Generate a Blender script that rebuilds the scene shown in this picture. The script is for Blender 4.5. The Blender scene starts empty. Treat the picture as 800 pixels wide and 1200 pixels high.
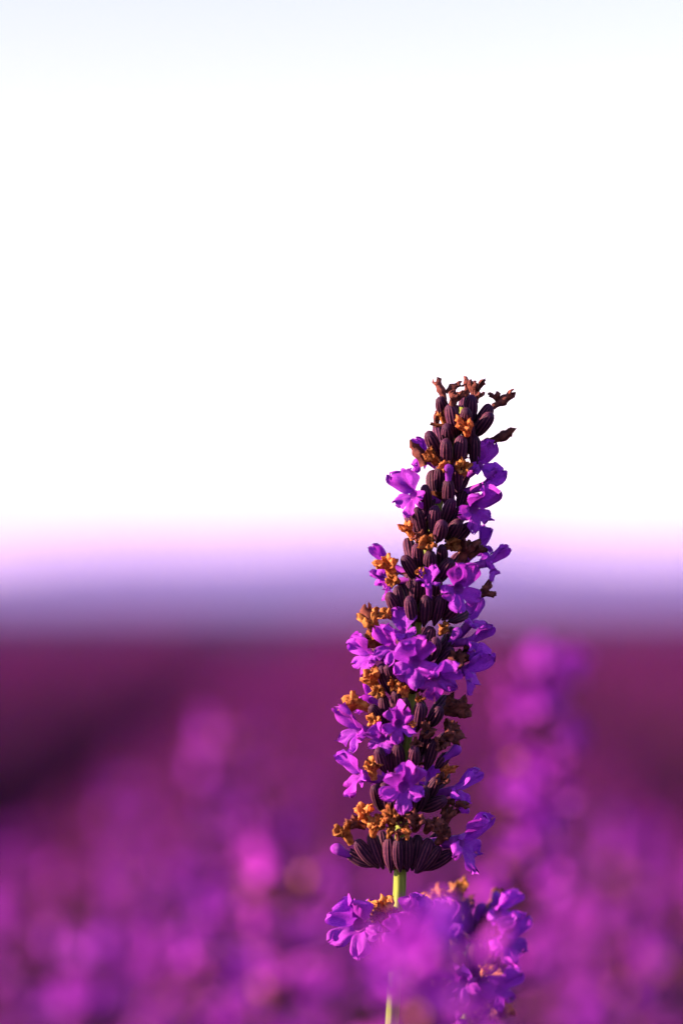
import bpy, math, random
import numpy as np
from mathutils import Vector, Matrix, Quaternion

R = math.radians
MM = 0.001
scene = bpy.context.scene
COL = scene.collection

# ------------------------------------------------------------------ camera
CAM_Z = 0.72
FOC = 0.35                       # focus distance, metres
PITCH = math.atan(90 / 3333.3)   # horizon sits a little under the middle of the frame
cam_d = bpy.data.cameras.new('camera')
cam = bpy.data.objects.new('camera', cam_d)
COL.objects.link(cam)
cam.location = (0, -FOC, CAM_Z)
cam.rotation_euler = (R(90) + PITCH, 0, 0)
cam_d.sensor_fit = 'VERTICAL'
cam_d.sensor_height = 36
cam_d.sensor_width = 24
cam_d.lens = 100
cam_d.clip_start = 0.005
cam_d.clip_end = 20000
cam_d.dof.use_dof = True
cam_d.dof.focus_distance = FOC - 0.002
cam_d.dof.aperture_fstop = 9.4
scene.camera = cam

# ------------------------------------------------------------------ sky, sun, exposure
SUN_EL = R(17)
SUN_AZ = R(-101)                  # measured from +Y towards +X: the sun stands to the left
world = bpy.data.worlds.new('World')
scene.world = world
world.use_nodes = True
nt = world.node_tree
nt.nodes.clear()
sky = nt.nodes.new('ShaderNodeTexSky')
sky.sky_type = 'NISHITA'
sky.sun_disc = False
sky.sun_elevation = SUN_EL
sky.sun_rotation = SUN_AZ
sky.altitude = 300
sky.air_density = 1.0
sky.dust_density = 0.1
sky.ozone_density = 2.0
tint = nt.nodes.new('ShaderNodeMix')
tint.data_type = 'RGBA'
tint.blend_type = 'MULTIPLY'
tint.inputs[0].default_value = 1.0
tint.inputs[7].default_value = (1.34, 0.91, 0.88, 1)
bg = nt.nodes.new('ShaderNodeBackground')
bg.inputs['Strength'].default_value = 0.071
wo = nt.nodes.new('ShaderNodeOutputWorld')
nt.links.new(sky.outputs[0], tint.inputs[6])
nt.links.new(tint.outputs[2], bg.inputs['Color'])
nt.links.new(bg.outputs[0], wo.inputs[0])

sun_d = bpy.data.lights.new('sun', 'SUN')
sun_d.energy = 5.0
sun_d.angle = R(0.6)
sun_d.color = (1.0, 0.64, 0.40)
sun = bpy.data.objects.new('sun', sun_d)
COL.objects.link(sun)
sdir = Vector((math.sin(SUN_AZ) * math.cos(SUN_EL), math.cos(SUN_AZ) * math.cos(SUN_EL), math.sin(SUN_EL)))
sun.rotation_euler = sdir.to_track_quat('Z', 'Y').to_euler()
sun.location = (-3, -1, 3)

scene.view_settings.view_transform = 'Standard'
scene.view_settings.look = 'None'
scene.view_settings.gamma = 1
scene.view_settings.exposure = 2.4
scene.render.engine = 'CYCLES'
scene.cycles.use_denoising = True
try:
    scene.cycles.denoiser = 'OPENIMAGEDENOISE'
except Exception:
    pass
scene.cycles.max_bounces = 10
scene.cycles.transparent_max_bounces = 8
scene.cycles.volume_bounces = 1

# ------------------------------------------------------------------ materials
def new_mat(name):
    m = bpy.data.materials.new(name)
    m.use_nodes = True
    t = m.node_tree
    t.nodes.clear()
    out = t.nodes.new('ShaderNodeOutputMaterial')
    return m, t, out

def rgba(c):
    return (c[0], c[1], c[2], 1)

def noise_mix(t, ca, cb, scale, detail=4, coord='Object', stretch=(1, 1, 1), lo=0.35, hi=0.65):
    tc = t.nodes.new('ShaderNodeTexCoord')
    mp = t.nodes.new('ShaderNodeMapping')
    mp.inputs['Scale'].default_value = stretch
    nz = t.nodes.new('ShaderNodeTexNoise')
    nz.inputs['Scale'].default_value = scale
    nz.inputs['Detail'].default_value = detail
    rp = t.nodes.new('ShaderNodeValToRGB')
    rp.color_ramp.elements[0].position = lo
    rp.color_ramp.elements[0].color = rgba(ca)
    rp.color_ramp.elements[1].position = hi
    rp.color_ramp.elements[1].color = rgba(cb)
    t.links.new(tc.outputs[coord], mp.inputs[0])
    t.links.new(mp.outputs[0], nz.inputs['Vector'])
    t.links.new(nz.outputs['Fac'], rp.inputs[0])
    return rp.outputs[0], nz.outputs['Fac']

def per_object(t, col, vmin, vmax, hue=0.0):
    oi = t.nodes.new('ShaderNodeObjectInfo')
    hs = t.nodes.new('ShaderNodeHueSaturation')
    mr = t.nodes.new('ShaderNodeMapRange')
    mr.inputs['To Min'].default_value = vmin
    mr.inputs['To Max'].default_value = vmax
    t.links.new(oi.outputs['Random'], mr.inputs['Value'])
    t.links.new(mr.outputs[0], hs.inputs['Value'])
    if hue:
        mu = t.nodes.new('ShaderNodeMath'); mu.operation = 'MULTIPLY'; mu.inputs[1].default_value = 7.31
        fr = t.nodes.new('ShaderNodeMath'); fr.operation = 'FRACT'
        m2 = t.nodes.new('ShaderNodeMapRange')
        m2.inputs['To Min'].default_value = 0.5 - hue
        m2.inputs['To Max'].default_value = 0.5 + hue
        t.links.new(oi.outputs['Random'], mu.inputs[0])
        t.links.new(mu.outputs[0], fr.inputs[0])
        t.links.new(fr.outputs[0], m2.inputs['Value'])
        t.links.new(m2.outputs[0], hs.inputs['Hue'])
    t.links.new(col, hs.inputs['Color'])
    return hs.outputs[0]

def leafy(name, ca, cb, trans, tcol_gain, scale, rough=0.6, stretch=(1, 1, 1), sheen=0.0, bump=0.0, coord='Object', var=(0.8, 1.2), hue=0.0, bscale=None):
    m, t, out = new_mat(name)
    c, f = noise_mix(t, ca, cb, scale, stretch=stretch, coord=coord)
    c = per_object(t, c, *var, hue=hue)
    p = t.nodes.new('ShaderNodeBsdfPrincipled')
    p.inputs['Roughness'].default_value = rough
    p.inputs['Specular IOR Level'].default_value = 0.15
    if sheen:
        p.inputs['Sheen Weight'].default_value = sheen
        p.inputs['Sheen Roughness'].default_value = 0.4
        p.inputs['Sheen Tint'].default_value = (1, 0.75, 0.85, 1)
    t.links.new(c, p.inputs['Base Color'])
    if bump:
        b = t.nodes.new('ShaderNodeBump')
        b.inputs['Strength'].default_value = bump
        b.inputs['Distance'].default_value = 0.0002
        t.links.new(f, b.inputs['Height'])
        t.links.new(b.outputs[0], p.inputs['Normal'])
    if trans:
        tr = t.nodes.new('ShaderNodeBsdfTranslucent')
        g = t.nodes.new('ShaderNodeMix'); g.data_type = 'RGBA'; g.blend_type = 'MULTIPLY'
        g.inputs[0].default_value = 1
        g.inputs[7].default_value = rgba(tcol_gain)
        t.links.new(c, g.inputs[6])
        t.links.new(g.outputs[2], tr.inputs['Color'])
        mx = t.nodes.new('ShaderNodeMixShader')
        mx.inputs[0].default_value = trans
        t.links.new(p.outputs[0], mx.inputs[1])
        t.links.new(tr.outputs[0], mx.inputs[2])
        t.links.new(mx.outputs[0], out.inputs[0])
    else:
        t.links.new(p.outputs[0], out.inputs[0])
    return m

M_PETAL = leafy('petal_violet', (0.20, 0.016, 0.45), (0.38, 0.045, 0.62), 0.33, (1.1, 0.9, 1.1), 9, 0.5,
                stretch=(7, 1.2, 1), coord='UV', bump=0.5, var=(0.85, 1.15), hue=0.012)
M_PETAL_PINK = leafy('petal_pink_violet', (0.21, 0.015, 0.40), (0.37, 0.036, 0.56), 0.27, (1.1, 0.9, 1.1), 9, 0.5,
                     stretch=(7, 1.2, 1), coord='UV', var=(0.85, 1.15), hue=0.012)
M_TUBE = leafy('corolla_tube_violet', (0.20, 0.022, 0.38), (0.32, 0.05, 0.48), 0.30, (1, 0.9, 1), 900, 0.55, var=(0.85, 1.1))
M_WITHER = leafy('withered_corolla', (0.24, 0.06, 0.022), (0.62, 0.27, 0.10), 0.40, (1.1, 0.9, 0.7), 1500, 0.75, bump=0.6, var=(0.5, 1.2), hue=0.008)
M_WITHER_D = leafy('withered_corolla_plum', (0.06, 0.016, 0.025), (0.18, 0.055, 0.05), 0.25, (1.1, 0.8, 0.8), 1300, 0.75, bump=0.5, var=(0.7, 1.2))
M_BRACT = leafy('bract_brown', (0.06, 0.016, 0.016), (0.20, 0.07, 0.035), 0.25, (1, 0.8, 0.6), 900, 0.8, bump=0.4, var=(0.7, 1.2))
M_STEM = leafy('stem_green', (0.09, 0.13, 0.02), (0.19, 0.24, 0.045), 0.0, (1, 1, 1), 500, 0.55, stretch=(6, 6, 0.6), bump=0.3, var=(0.95, 1.05))

def calyx_mat():
    m, t, out = new_mat('calyx_plum')
    at = t.nodes.new('ShaderNodeAttribute'); at.attribute_name = 'rib'
    rp = t.nodes.new('ShaderNodeValToRGB')
    e = rp.color_ramp.elements
    e[0].position = 0.0; e[0].color = (0.010, 0.0018, 0.014, 1)
    e[1].position = 1.0; e[1].color = (0.145, 0.046, 0.082, 1)
    n = e.new(0.55); n.color = (0.030, 0.006, 0.038, 1)
    tc = t.nodes.new('ShaderNodeTexCoord')
    nz = t.nodes.new('ShaderNodeTexNoise'); nz.inputs['Scale'].default_value = 2600; nz.inputs['Detail'].default_value = 3
    ad = t.nodes.new('ShaderNodeMath'); ad.operation = 'MULTIPLY_ADD'
    ad.inputs[1].default_value = 0.55; ad.inputs[2].default_value = -0.27
    a2 = t.nodes.new('ShaderNodeMath'); a2.operation = 'ADD'
    t.links.new(tc.outputs['Object'], nz.inputs['Vector'])
    t.links.new(nz.outputs['Fac'], ad.inputs[0])
    t.links.new(ad.outputs[0], a2.inputs[0])
    t.links.new(at.outputs['Fac'], a2.inputs[1])
    t.links.new(a2.outputs[0], rp.inputs[0])
    c = per_object(t, rp.outputs[0], 0.7, 1.25, hue=0.015)
    p = t.nodes.new('ShaderNodeBsdfPrincipled')
    p.inputs['Roughness'].default_value = 0.65
    p.inputs['Specular IOR Level'].default_value = 0.12
    p.inputs['Sheen Weight'].default_value = 0.05
    p.inputs['Sheen Roughness'].default_value = 0.35
    p.inputs['Sheen Tint'].default_value = (1, 0.72, 0.80, 1)
    b = t.nodes.new('ShaderNodeBump'); b.inputs['Strength'].default_value = 0.5; b.inputs['Distance'].default_value = 0.00012
    t.links.new(nz.outputs['Fac'], b.inputs['Height'])
    t.links.new(b.outputs[0], p.inputs['Normal'])
    t.links.new(c, p.inputs['Base Color'])
    t.links.new(p.outputs[0], out.inputs[0])
    return m
M_CALYX = calyx_mat()

def ground_mat(name, ca, cb, scale, rough=0.95):
    m, t, out = new_mat(name)
    c, f = noise_mix(t, ca, cb, scale, 8)
    p = t.nodes.new('ShaderNodeBsdfPrincipled')
    p.inputs['Roughness'].default_value = rough
    p.inputs['Specular IOR Level'].default_value = 0.0
    t.links.new(c, p.inputs['Base Color'])
    t.links.new(p.outputs[0], out.inputs[0])
    return m
M_SOIL = ground_mat('dry_soil', (0.022, 0.008, 0.011), (0.042, 0.016, 0.020), 3)
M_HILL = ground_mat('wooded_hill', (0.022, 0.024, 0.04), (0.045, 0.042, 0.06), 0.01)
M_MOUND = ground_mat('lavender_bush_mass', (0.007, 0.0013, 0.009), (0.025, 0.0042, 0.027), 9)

# ------------------------------------------------------------------ helpers
CR = cam.rotation_euler.to_matrix()
CL = Vector(cam.location)
PXF = 1200 * 100 / 36.0

def P(x, y, z_mm=0.0, D=None):
    """a point of the place seen at photo position x, y, at depth D (or z_mm nearer than the focus plane)"""
    if D is None:
        D = FOC - z_mm * MM
    return CL + CR @ Vector(((x - 400) / PXF * D, (600 - y) / PXF * D, -D))

def make_mesh(name, verts, faces, mats, smooth=True, uvs=None, attr=None, mat_idx=None):
    me = bpy.data.meshes.new(name)
    me.from_pydata([tuple(v) for v in verts], [], faces)
    for m in (mats if isinstance(mats, (list, tuple)) else [mats]):
        me.materials.append(m)
    if smooth:
        me.polygons.foreach_set('use_smooth', [True] * len(me.polygons))
    if uvs is not None:
        ul = me.uv_layers.new(name='UVMap')
        vi = np.zeros(len(me.loops), dtype=np.int32)
        me.loops.foreach_get('vertex_index', vi)
        ul.data.foreach_set('uv', np.array(uvs, dtype=np.float32)[vi].ravel())
    if attr is not None:
        a = me.attributes.new(attr[0], 'FLOAT', 'POINT')
        a.data.foreach_set('value', np.array(attr[1], dtype=np.float32))
    if mat_idx is not None:
        me.polygons.foreach_set('material_index', mat_idx)
    me.update()
    return me

def obj(name, me, parent=None, mat=None):
    o = bpy.data.objects.new(name, me)
    COL.objects.link(o)
    if parent is not None:
        o.parent = parent
    if mat is not None:
        o.matrix_basis = mat
    return o

def empty(name, loc, label, cat, group=None):
    o = bpy.data.objects.new(name, None)
    o.empty_display_size = 0.01
    COL.objects.link(o)
    o.location = loc
    o['label'] = label
    o['category'] = cat
    if group:
        o['group'] = group
    return o

def frame(zdir, up, roll=0.0):
    z = zdir.normalized()
    y = up - z * up.dot(z)
    if y.length < 1e-5:
        y = Vector((0, 1, 0)) - z * z.y
    y.normalize()
    x = y.cross(z)
    m = Matrix((x, y, z)).transposed()
    return m @ Matrix.Rotation(roll, 3, 'Z')

def grid_faces(nu, nv, closed):
    f = []
    for j in range(nv - 1):
        for i in range(nu if closed else nu - 1):
            a = j * nu + i
            b = j * nu + (i + 1) % nu
            f.append((a, b, b + nu, a + nu))
    return f

# ------------------------------------------------------------------ botanical pieces (metres)
CAL_L = 4.5 * MM
def calyx_geo(seed, seg=39, open_top=False, ribs=11, rings=None):
    rnd = random.Random(seed)
    prof = rings or [(0.0, .22), (.06, .30), (.16, .52), (.30, .78), (.45, .92), (.60, .97), (.74, .96), (.85, .88), (.93, .73), (.98, .52), (1.0, .28), (1.005, .08)]
    if open_top:
        prof = [(0.0, .20), (.06, .28), (.16, .46), (.30, .66), (.45, .80), (.60, .88), (.76, .90), (.90, .86), (1.0, .84), (1.01, .72), (.93, .60)]
    Rr = 0.76 * MM
    bend = rnd.uniform(0.05, 0.16) * CAL_L
    ph = rnd.uniform(0, 6)
    vs, at = [], []
    for (t, r) in prof:
        for i in range(seg):
            a = 2 * math.pi * i / seg
            rib = math.cos(ribs * a + ph + 0.4 * t)
            rr = Rr * r * (1 + 0.10 * rib * min(1, t * 3) + 0.05 * math.sin(2 * a + ph) + 0.03 * math.sin(3 * a + 5 * t))
            z = t * CAL_L
            if open_top and t >= 0.9:
                z += 0.25 * MM * math.cos(5 * a + ph)
            vs.append((rr * math.cos(a), rr * math.sin(a) + bend * (t * t - t * 0.6), z))
            at.append(0.5 + 0.5 * rib * (1 if 0.08 < t < 0.97 else 0.4))
    return vs, grid_faces(seg, len(prof), True), at

def calyx_mesh(seed, open_top=False):
    v, f, a = calyx_geo(seed, open_top=open_top)
    if not open_top:
        n = len(v)
        f = f + [tuple(range(n - 39, n))]
    return make_mesh('calyx', v, f, M_CALYX, attr=('rib', [0.5 + (x - 0.5) * 0.8 for x in a]))

BUDS = [calyx_mesh(s) for s in range(6)]
CALYX = [calyx_mesh(40 + s, True) for s in range(4)]

TUBE_L = 2.8 * MM
RIM = 0.56 * MM
def tube_geo(seg=16):
    prof = [(-0.9, .36), (-0.3, .42), (0.4, .46), (1.0, .48), (1.6, .50), (2.2, .52), (2.8, .56), (2.7, .50), (2.35, .34), (2.1, .16), (2.05, .02)]
    vs = []
    for (z, r) in prof:
        for i in range(seg):
            a = 2 * math.pi * i / seg
            vs.append((r * MM * math.cos(a) * 1.08, r * MM * math.sin(a), z * MM))
    return vs, grid_faces(seg, len(prof), True)

def petal_geo(rnd, phi, length, width, a0, a1, nu=11, nv=11, crumple=2.1, halfang=R(34)):
    """one lobe of the corolla: leaves the rim at angle phi, opening angle a0 -> a1 off the tube axis"""
    vs, uv = [], []
    c, s = math.cos(phi), math.sin(phi)
    k1, k2, k3 = rnd.uniform(0, 6), rnd.uniform(0, 6), rnd.uniform(0, 6)
    cup = rnd.uniform(-0.5, 0.65)
    skew = rnd.uniform(-0.25, 0.25)
    rho, z = RIM * 0.97, TUBE_L - 0.06 * MM
    tw = rnd.uniform(-0.8, 0.8)
    fold = rnd.uniform(0.15, 0.75)
    pw = rnd.uniform(0.42, 0.75)
    base_w = RIM * math.sin(halfang) * 1.1
    for j in range(nv):
        v = j / (nv - 1)
        ang = a0 + (a1 - a0) * v
        if j:
            rho += math.sin(ang) * length / (nv - 1)
            z += math.cos(ang) * length / (nv - 1)
        shape = (0.84 + 0.32 * v) if v < 0.7 else (0.84 + 0.32 * 0.7) * max(0, 1 - ((v - 0.7) / 0.306) ** 2) ** pw
        w = base_w * (1 - v) ** 2 + (1 - (1 - v) ** 2) * width * 0.5 * shape
        for i in range(nu):
            u = -1 + 2 * i / (nu - 1)
            st = u * w + skew * length * v * v * 0.5
            sag = (RIM - math.sqrt(max(RIM * RIM - min(abs(st), RIM) ** 2, 0))) * (1 - v) ** 2
            nrm = fold * abs(u) * w * v * 0.8 + cup * 0.45 * MM * (u * u) * v * (w / (0.8 * MM)) + tw * u * v * w * 0.5
            nrm += crumple * 0.13 * MM * v * (math.sin(4.5 * u + k1 + 2 * v) + 0.7 * math.sin(6.5 * v + k2 - 3 * u)) + crumple * 0.10 * MM * v * v * math.sin(9 * u + k3)
            wav = crumple * 0.10 * MM * v * math.sin(7 * u + k2)
            rr = rho - sag + math.cos(ang) * nrm + math.sin(ang) * wav
            zz = z - math.sin(ang) * nrm + math.cos(ang) * wav
            vs.append((rr * c - st * s, rr * s + st * c, zz))
            uv.append((u * 0.5 + 0.5, v))
    return vs, grid_faces(nu, nv, False), uv

def petal_specs(rnd):
    j = lambda a: rnd.uniform(-a, a)
    lip = rnd.uniform(22, 32)
    hang = rnd.uniform(52, 66)
    up = rnd.uniform(28, 62)
    return [
        (R(90 + lip) + j(.1), (2.9 + j(.45)) * MM, (2.6 + j(.4)) * MM, R(4) + j(.15), R(up) + j(.4)),
        (R(90 - lip) + j(.1), (2.9 + j(.45)) * MM, (2.6 + j(.4)) * MM, R(4) + j(.15), R(up) + j(.4)),
        (R(-90 - hang) + j(.15), (2.0 + j(.35)) * MM, (1.7 + j(.3)) * MM, R(30) + j(.2), R(98) + j(.5)),
        (R(-90) + j(.15), (2.2 + j(.4)) * MM, (1.8 + j(.3)) * MM, R(30) + j(.2), R(105) + j(.5)),
        (R(-90 + hang) + j(.15), (2.0 + j(.35)) * MM, (1.7 + j(.3)) * MM, R(30) + j(.2), R(98) + j(.5)),
    ]

FLOWERS = []
for s in range(7):
    rnd = random.Random(100 + s)
    v, f = tube_geo()
    tm = make_mesh('flower', v, f, M_TUBE)
    pets = []
    for sp in petal_specs(rnd):
        pv, pf, puv = petal_geo(rnd, *sp)
        pets.append(make_mesh('petal', pv, pf, M_PETAL, uvs=puv))
    FLOWERS.append((tm, pets))

def young_flower_mesh(seed):
    """a corolla still folded shut"""
    rnd = random.Random(seed)
    prof = [(-.6, .40), (0, .46), (.7, .50), (1.2, .60), (1.7, .72), (2.1, .70), (2.4, .52), (2.6, .25), (2.63, .04)]
    vs = []
    seg = 16
    k = rnd.uniform(0, 6)
    for (z, r) in prof:
        for i in range(seg):
            a = 2 * math.pi * i / seg
            rr = r * MM * (1 + 0.13 * math.cos(3 * a + k) * (z > 0.8) + 0.06 * math.cos(5 * a))
            vs.append((rr * math.cos(a) + 0.12 * MM * z * z * 0.3, rr * math.sin(a), z * MM))
    return make_mesh('young_flower', vs, grid_faces(seg, len(prof), True), [M_PETAL], uvs=[(0.5 + 0.5 * math.sin(i), 0.5) for i in range(len(vs))])
YOUNG = [young_flower_mesh(s) for s in range(3)]

def wither_geo(seed, seg=28):
    """dry shrivelled corolla: thin wrinkled tube, pinched, with a ragged crumpled mouth"""
    rnd = random.Random(seed)
    prof = [(-.6, .42), (-.2, .46), (.2, .56), (.7, .50), (1.05, .62), (1.4, .86), (1.7, .98), (1.95, .90), (2.15, 1.05), (2.05, .72), (1.75, .50), (1.4, .35)]
    ks = [rnd.uniform(0, 6.28) for _ in range(8)]
    bx, by = rnd.uniform(-.25, .25), rnd.uniform(-.25, .25)
    vs = []
    for q, (z, r) in enumerate(prof):
        zz = z
        amp = min(1, max(0, (z + .1) / 1.2))
        for i in range(seg):
            a = 2 * math.pi * i / seg
            rr = r * (1 + amp * (0.20 * math.sin(3 * a + ks[0] + z * 2) + 0.17 * math.sin(5 * a + ks[1] - z * 2.4) + 0.13 * math.sin(7 * a + ks[2] + 3 * z) + 0.12 * math.sin(11 * a + ks[5] - 5 * z)))
            rr += rnd.uniform(-.09, .09) * amp
            dz = amp * (0.26 * math.sin(2 * a + ks[3]) + 0.22 * math.sin(5 * a + ks[4]) + 0.14 * math.sin(9 * a + ks[6]) + rnd.uniform(-.1, .1)) * (1 if q >= 5 else 0.3)
            vs.append(((rr * math.cos(a) + bx * zz * zz * .5) * MM, (rr * math.sin(a) + by * zz * zz * .5) * MM, (zz + dz) * MM))
    return vs, grid_faces(seg, len(prof), True)
WITHER = []
WITHER_D = []
for s in range(6):
    v, f = wither_geo(200 + s)
    WITHER.append(make_mesh('withered_flower', v, f, M_WITHER))
    WITHER_D.append(make_mesh('withered_flower', v, f, M_WITHER_D))

def curl_mesh(seed):
    """long shrivelled corolla that curls over, with two dry lips"""
    rnd = random.Random(seed)
    seg, n = 12, 12
    vs = []
    k = rnd.uniform(0, 6)
    sgn = rnd.choice((-1, 1))
    for q in range(n):
        t = q / (n - 1)
        cx = sgn * 0.9 * t * t
        cz = 3.4 * t - 0.5 * t * t
        r = 0.36 + 0.28 * math.exp(-((t - .52) / .2) ** 2) + 0.26 * math.exp(-((t - .95) / .12) ** 2)
        if q == n - 1:
            r *= 0.45
        for i in range(seg):
            a = 2 * math.pi * i / seg
            rr = r * (1 + 0.22 * math.sin(3 * a + k + 4 * t) + 0.14 * math.sin(5 * a - 6 * t)) + rnd.uniform(-.05, .05)
            lip = 0.75 * max(0, math.cos(2 * a + k)) * max(0, t - .7) / .3
            vs.append(((cx + rr * math.cos(a) * (1 + .5 * lip)) * MM, rr * math.sin(a) * (1 + .3 * lip) * MM, (cz + lip * 0.9) * MM))
    f = grid_faces(seg, n, True)
    return make_mesh('withered_flower', vs, f, M_WITHER_D)
CURL = [curl_mesh(s) for s in range(4)]

def bract_mesh(seed):
    rnd = random.Random(seed)
    nu, nv = 7, 8
    vs, uv = [], []
    k = rnd.uniform(0, 6)
    for j in range(nv):
        v = j / (nv - 1)
        w = 1.55 * math.sin(math.pi * min(1, v * 0.9 + 0.12)) ** 0.8 * (1 - v ** 3)
        for i in range(nu):
            u = -1 + 2 * i / (nu - 1)
            vs.append((u * w * MM, (0.55 * u * u * w + 0.25 * math.sin(3 * u + k + 3 * v) * v - 0.5 * v * v) * MM, 3.4 * v * MM))
            uv.append((u, v))
    return make_mesh('bract', vs, grid_faces(nu, nv, False), M_BRACT, uvs=uv)
BRACT = [bract_mesh(s) for s in range(3)]

def curve_pts(ctrl, n):
    """smooth Catmull-Rom through control points"""
    pts = []
    c = [ctrl[0] * 2 - ctrl[1]] + list(ctrl) + [ctrl[-1] * 2 - ctrl[-2]]
    m = len(ctrl) - 1
    for k in range(n + 1):
        t = k / n * m
        i = min(int(t), m - 1)
        t -= i
        p0, p1, p2, p3 = c[i], c[i + 1], c[i + 2], c[i + 3]
        pts.append(0.5 * ((2 * p1) + (p2 - p0) * t + (2 * p0 - 5 * p1 + 4 * p2 - p3) * t * t + (3 * p1 - p0 - 3 * p2 + p3) * t ** 3))
    return pts

def stem_mesh(pts, r0, r1, seg=16, mat=None, name='stem'):
    vs = []
    n = len(pts)
    for q, p in enumerate(pts):
        t = q / (n - 1)
        d = (pts[min(q + 1, n - 1)] - pts[max(q - 1, 0)]).normalized()
        fr = frame(d, Vector((0.35, 1, 0)))
        r = r0 + (r1 - r0) * t
        for i in range(seg):
            a = 2 * math.pi * i / seg
            sq = r * (1 + 0.13 * math.cos(4 * a))          # square stem with rounded ridges
            vs.append(p + fr @ Vector((sq * math.cos(a), sq * math.sin(a), 0)))
    f = grid_faces(seg, n, True)
    f.append(tuple(range(len(vs) - seg, len(vs))))
    return make_mesh(name, vs, f, mat or M_STEM)

CAMDIR = Vector((0, -1, 0))
UP = Vector((0, 0, 1))
def cdir(d):
    """(right, up, towards viewer) -> world"""
    return Vector((d[0], -d[2], d[1])).normalized()

class Spike:
    """one flower spike: a stem with calyces, flowers, withered flowers and bracts as parts"""
    def __init__(self, root, seed):
        self.root = root
        self.o = Vector(root.location)
        self.r = random.Random(seed)

    def put(self, name, me, pos, m3, scale=1.0, parent=None):
        if not isinstance(scale, (tuple, list)):
            scale = (scale, scale, scale)
        M = Matrix.Translation(pos - self.o) @ m3.to_4x4() @ Matrix.Diagonal((*scale, 1))
        return obj(name, me, self.root, M)

    def bud3(self, base, tip, wid=1.0, calyx=False):
        d = tip - base
        L = d.length / CAL_L
        m3 = frame(d, UP, 0) @ Matrix.Rotation(self.r.choice((0, math.pi)) * 0 + self.r.uniform(-.5, .5), 3, 'Z')
        w = wid * self.r.uniform(.92, 1.1)
        if calyx:
            return self.put('calyx', self.r.choice(CALYX), base, m3, (w, w, L))
        return self.put('bud', self.r.choice(BUDS), base, m3, (w, w, L))

    def bud(self, bx, by, tx, ty, sgn=1, z0=1.5, wid=1.0, full=46.0):
        bx, by = tx + (bx - tx) * 1.25, ty + (by - ty) * 1.25
        px = math.hypot(tx - bx, ty - by)
        dz = math.sqrt(max(0, full * full - px * px)) * 0.105
        self.bud3(P(bx, by, z0), P(tx, ty, z0 + sgn * dz), wid)

    def flower(self, x, y, z, d, roll=0, s=1.0, var=None, base=None, pz=None, dim=None):
        """mouth at photo point x, y and depth z; d = facing"""
        self.flower3(P(x, y, z), cdir(d), roll, s, var, P(base[0], base[1], base[2]) if base else None)

    def flower3(self, mouth, dd, roll=0, s=1.0, var=None, base=None):
        k = self.r.randrange(len(FLOWERS)) if var is None else var
        tm, pets = FLOWERS[k]
        m3 = frame(dd, UP, R(roll))
        start = mouth - dd * TUBE_L * s
        fo = self.put('flower', tm, start, m3, s)
        for pm in pets:
            obj('petal', pm, fo)
        if base is not None:
            self.bud3(base, start + dd * 0.2 * MM, 1.0, True)
        return fo

    def young(self, x, y, z, d, s=1.0, base=None):
        p, dd = P(x, y, z), cdir(d)
        self.put('young_flower', self.r.choice(YOUNG), p, frame(dd, UP, self.r.uniform(0, 6)), s)
        if base:
            self.bud3(P(*base), p + dd * 0.1 * MM, 1.0, True)

    def wither(self, x, y, z, d, s=1.0, dark=False, curl=False):
        self.wither3(P(x, y, z), cdir(d), s, dark, curl)

    def wither3(self, p, dd, s=1.0, dark=False, curl=False):
        me = self.r.choice(CURL if curl else (WITHER_D if dark else WITHER))
        self.put('withered_flower', me, p, frame(dd, UP, self.r.uniform(0, 6.28)), s)

    def bract(self, p, dd, s=1.0):
        self.put('bract', self.r.choice(BRACT), p, frame(dd, UP, 0), s)

# ------------------------------------------------------------------ terrain, field, hills
def terrain(Y):
    """gentle dip away from the viewer, then a slow rise"""
    Y = np.asarray(Y, dtype=float)
    a = np.clip((Y - 6) / 150.0, 0, 1)
    dip = -4.2 * (a * a * (3 - 2 * a))
    b = np.clip((Y - 170) / 240.0, 0, 1)
    rise = 1.6 * (b * b * (3 - 2 * b))
    c = np.clip((Y - 430) / 500.0, 0, 1)
    fall = -14 * (c * c * (3 - 2 * c))
    return dip + rise + fall

def sheet(name, xs, ys, zf, mat):
    X, Y = np.meshgrid(xs, ys)
    Z = zf(X, Y)
    v = np.stack([X.ravel(), Y.ravel(), Z.ravel()], 1)
    nu, nv = len(xs), len(ys)
    return obj(name, make_mesh(name, v.tolist(), grid_faces(nu, nv, False), mat))

ys = np.concatenate([np.linspace(-60, 20, 24), np.linspace(24, 440, 80), np.linspace(460, 1000, 30), np.linspace(1100, 6000, 20)])
g = sheet('ground', np.linspace(-5000, 5000, 41), ys, lambda X, Y: terrain(Y), M_SOIL)
g['kind'] = 'structure'

def hill_height(X, Y):
    base = np.exp(-((Y - 3000) / 800.0) ** 2)
    h = 52 + 10 * np.sin(X / 310 + 1.0) + 9 * np.sin(X / 137 + 2.2) + 5 * np.sin(X / 61.0) + 16 * np.sin(X / 900.0 + .4)
    return base * h - 26
h = sheet('hills', np.linspace(-4500, 4500, 260), np.linspace(1500, 5200, 40), hill_height, M_HILL)
h['kind'] = 'structure'

ROW = 1.36
MOUND_TOP = CAM_Z - 0.36
def mound_z(X, Y):
    off = X - 0.06
    lat = (off + ROW / 2) % ROW - ROW / 2
    idx = np.floor((off + ROW / 2) / ROW)
    prof = np.maximum(0, 1 - (np.abs(lat) / 0.60) ** 2.4)
    lump = 0.86 + 0.09 * np.sin(Y * 4.1 + idx * 1.7) + 0.06 * np.sin(Y * 9.3 + X * 7 + idx) + 0.04 * np.sin(X * 21 + Y * 17)
    return prof * lump
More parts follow.
